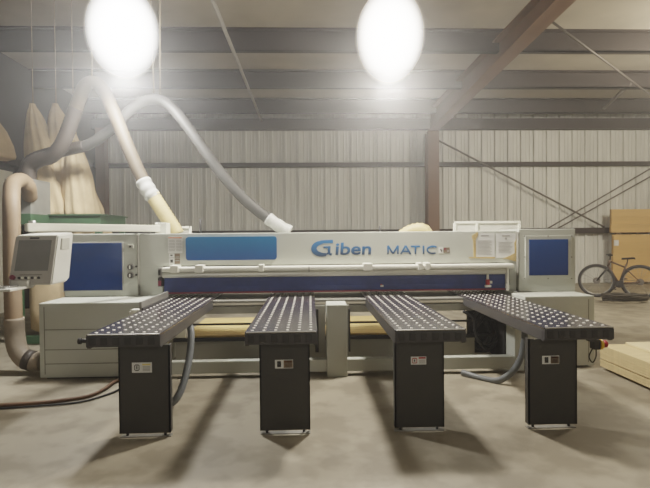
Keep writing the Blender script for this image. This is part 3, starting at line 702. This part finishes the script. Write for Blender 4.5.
obj('seat_post', MB().tube([st-Vector((0, 0, .05)), bp(.245, .93)], .014, 0, 8), M['ink'], bk)
sd = MB()
b = bmesh.new(); rings = []
for u, w, zz in ((-.14, .075, .955), (-.10, .085, .965), (-.02, .06, .955), (.06, .03, .95), (.13, .02, .945)):
    c = bp(.24+u, zz); rings.append([b.verts.new(c+nrm*(w*math.cos(2*PI*k/10))+Vector((0, 0, .025*math.sin(2*PI*k/10)))) for k in range(10)])
for A_, B_ in zip(rings, rings[1:]):
    for k in range(10): b.faces.new((A_[k], A_[(k+1) % 10], B_[(k+1) % 10], B_[k]))
b.faces.new(rings[0]); b.faces.new(rings[-1]); bmesh.ops.recalc_face_normals(b, faces=b.faces[:]); sd._merge(b, 0)
obj('saddle', sd, M['black'], bk)
cr = MB().cyl(bb+nrm*.05, bb+nrm*.056, .085, 0, 24).cyl(bb-nrm*.06, bb+nrm*.06, .02, 0, 10).tube([bb+nrm*.07, bb+nrm*.07+dv*.12-Vector((0, 0, .12))], .012, 0, 8).tube([bb-nrm*.07, bb-nrm*.07-dv*.12+Vector((0, 0, .12))], .012, 0, 8)
for s in (1, -1):
    c = bb+nrm*(.1*s)+(dv*.12-Vector((0, 0, .12)))*s
    cr.box(c.x-.05, c.x+.05, c.y-.035, c.y+.035, c.z-.012, c.z+.012, 0, .004)
obj('crank', cr, M['ink'], bk)
obj('chain', MB().tube([bb+nrm*.053+Vector((0, 0, .085)), bp(0, .45, .053)], .006, 0, 5).tube([bb+nrm*.053-Vector((0, 0, .085)), bp(.02, .36, .053)], .006, 0, 5).cyl(bp(0, .406, .035), bp(0, .406, .06), .05, 0, 16), M['rod'], bk)
# coiled hoses on the floor around the bicycle
def coil(cx, cy, a, b_, turns, r, seed):
    rn = random.Random(seed); pts = []; n = turns*18
    for k in range(n):
        t = 2*PI*k/18; s = .72+.28*math.sin(k*.37+seed)*.6+.1*rn.random()
        pts.append(Vector((cx+a*s*math.cos(t), cy+b_*s*math.sin(t), r+.012+(k/n)*.15+.02*rn.random())))
    return MB().tube(pts, r, 0, 8, 3)
tag(obj('hose_coil', coil(7.0, 10.35, .62, .33, 5, .022, 1), M['old_hose']), 'black hose coiled on the floor under the bicycle front wheel', 'hose', 'black hose coils by the bicycle')
tag(obj('hose_coil', coil(8.45, 10.2, .62, .33, 5, .022, 4), M['old_hose']), 'black hose coiled on the floor below the bicycle rear wheel', 'hose', 'black hose coils by the bicycle')

# ================================================================== LAMPS
def glow(name, col, strength, rx):
    """lamp bloom put in as a glowing volume: emission thick in the middle, thinning to the rim"""
    m = bpy.data.materials.new(name); m.use_nodes = True; nt = m.node_tree; nt.nodes.clear()
    N = nt.nodes.new; out = N('ShaderNodeOutputMaterial'); tr = N('ShaderNodeBsdfTransparent')
    nt.links.new(tr.outputs[0], out.inputs['Surface'])
    tc = N('ShaderNodeTexCoord'); mp = N('ShaderNodeMapping'); mp.inputs['Scale'].default_value = (1/rx, 1/rx, 1/.57)
    nt.links.new(tc.outputs['Object'], mp.inputs['Vector'])
    ln = N('ShaderNodeVectorMath'); ln.operation = 'LENGTH'; nt.links.new(mp.outputs['Vector'], ln.inputs[0])
    mr = N('ShaderNodeMapRange'); mr.interpolation_type = 'SMOOTHSTEP'
    for k, v in ((1, .62), (2, 1.0), (3, 1.0), (4, 0.0)): mr.inputs[k].default_value = v
    nt.links.new(ln.outputs['Value'], mr.inputs[0])
    pw = N('ShaderNodeMath'); pw.operation = 'MULTIPLY'; pw.inputs[1].default_value = strength
    nt.links.new(mr.outputs[0], pw.inputs[0])
    em = N('ShaderNodeEmission'); em.inputs['Color'].default_value = (*col, 1); nt.links.new(pw.outputs[0], em.inputs['Strength'])
    nt.links.new(em.outputs[0], out.inputs['Volume'])
    return m
def lamp(px, py, Y, col, power, tilt, label, rx):
    p = at(px, py, Y)
    t = thing('high_bay_lamp', label, 'lamp', tuple(p), 'glowing high bay lamps over the saw')
    tl = Matrix.Rotation(tilt, 3, 'Y')
    prof = [(.12, -.63), (.30, -.53), (.42, -.38), (.50, -.18), (.52, 0), (.50, .18), (.42, .38), (.30, .53), (.12, .63)]
    obj('bloom_globe', MB().lathe([(r*rx/.52, z*.9) for r, z in prof], p, 0, 36, tilt=tl), glow('lamp_bloom_'+label[:5], col, 36, rx), t)  # shell enlarged to the lamp's bloom, with the glow put into its volume
    q = p+tl @ Vector((0, 0, .62))
    obj('ballast_housing', MB().lathe([(.14, 0), (.17, .03), (.17, .2), (.10, .26), (.03, .28)], q, 0, 24, tilt=tl), M['galv'], t)
    obj('hanger', MB().tube([q+tl @ Vector((0, 0, .27)), (q.x+tilt*.3, q.y, ROOF)], .012, 0, 6), M['rod'], t)
    l = bpy.data.lights.new('lamp_light', 'SPOT'); l.spot_size = math.radians(172); l.spot_blend = .35; l.energy = power; l.color = col; l.shadow_soft_size = .16
    o = bpy.data.objects.new('lamp_light', l); C.objects.link(o); o.parent = t; o.location = (0, 0, -.52)
    return t
lamp(123, 32, 5.75, (1, .965, .91), 800, .08, 'white glowing high bay lamp above the left end of the saw', .44)
lamp(390, 36, 5.45, (1, .92, .81), 850, .22, 'warm white glowing high bay lamp above the middle of the saw', .415)
for i, (x, y, e) in enumerate(((-3.5, -1.8, 120), (3.0, -1.8, 180), (8.3, 7.6, 1200))):  # unseen lamps: two inferred behind camera, warm one added to brighten the right side
    l = bpy.data.lights.new('offscreen_light', 'POINT'); l.energy = e; l.color = (1, .95, .87) if i < 2 else (1, .88, .70); l.shadow_soft_size = .45
    o = bpy.data.objects.new('offscreen_light', l); C.objects.link(o); o.location = (x, y, 4.4)

# unseen fill spot under the roof, added to brighten the back wall
l = bpy.data.lights.new('wall_fill_light', 'SPOT'); l.energy = 1500; l.color = (1, .95, .86); l.shadow_soft_size = .3; l.spot_size = math.radians(110); l.spot_blend = .7
o = bpy.data.objects.new('wall_fill_light', l); C.objects.link(o); o.location = (1.2, 6.5, 5.3)
o.rotation_euler = (Vector((1.2, 14.6, 1.6))-o.location).to_track_quat('-Z', 'Y').to_euler()

# ================================================================== WORLD, CAMERA
w = bpy.data.worlds.new('World'); bpy.context.scene.world = w; w.use_nodes = True
nt = w.node_tree; nt.nodes['Background'].inputs['Color'].default_value = (.5, .5, .5, 1); nt.nodes['Background'].inputs['Strength'].default_value = .1
vs = nt.nodes.new('ShaderNodeVolumeScatter'); vs.inputs['Density'].default_value = .013; vs.inputs['Anisotropy'].default_value = .84
nt.links.new(vs.outputs[0], nt.nodes['World Output'].inputs['Volume'])
cam = bpy.data.cameras.new('camera'); co = bpy.data.objects.new('camera', cam); C.objects.link(co)
cam.sensor_width = 36; cam.sensor_fit = 'HORIZONTAL'; cam.lens = FPX/650*36; cam.clip_end = 100; cam.clip_start = .05
Rm = Matrix((RT, UP, -FW)).transposed().to_4x4(); Rm.translation = Vector((0, 0, CAM_H)); co.matrix_world = Rm
bpy.context.scene.camera = co
sc = bpy.context.scene
sc.view_settings.view_transform = 'Filmic'
sc.view_settings.look = 'None'
sc.view_settings.exposure = -.3
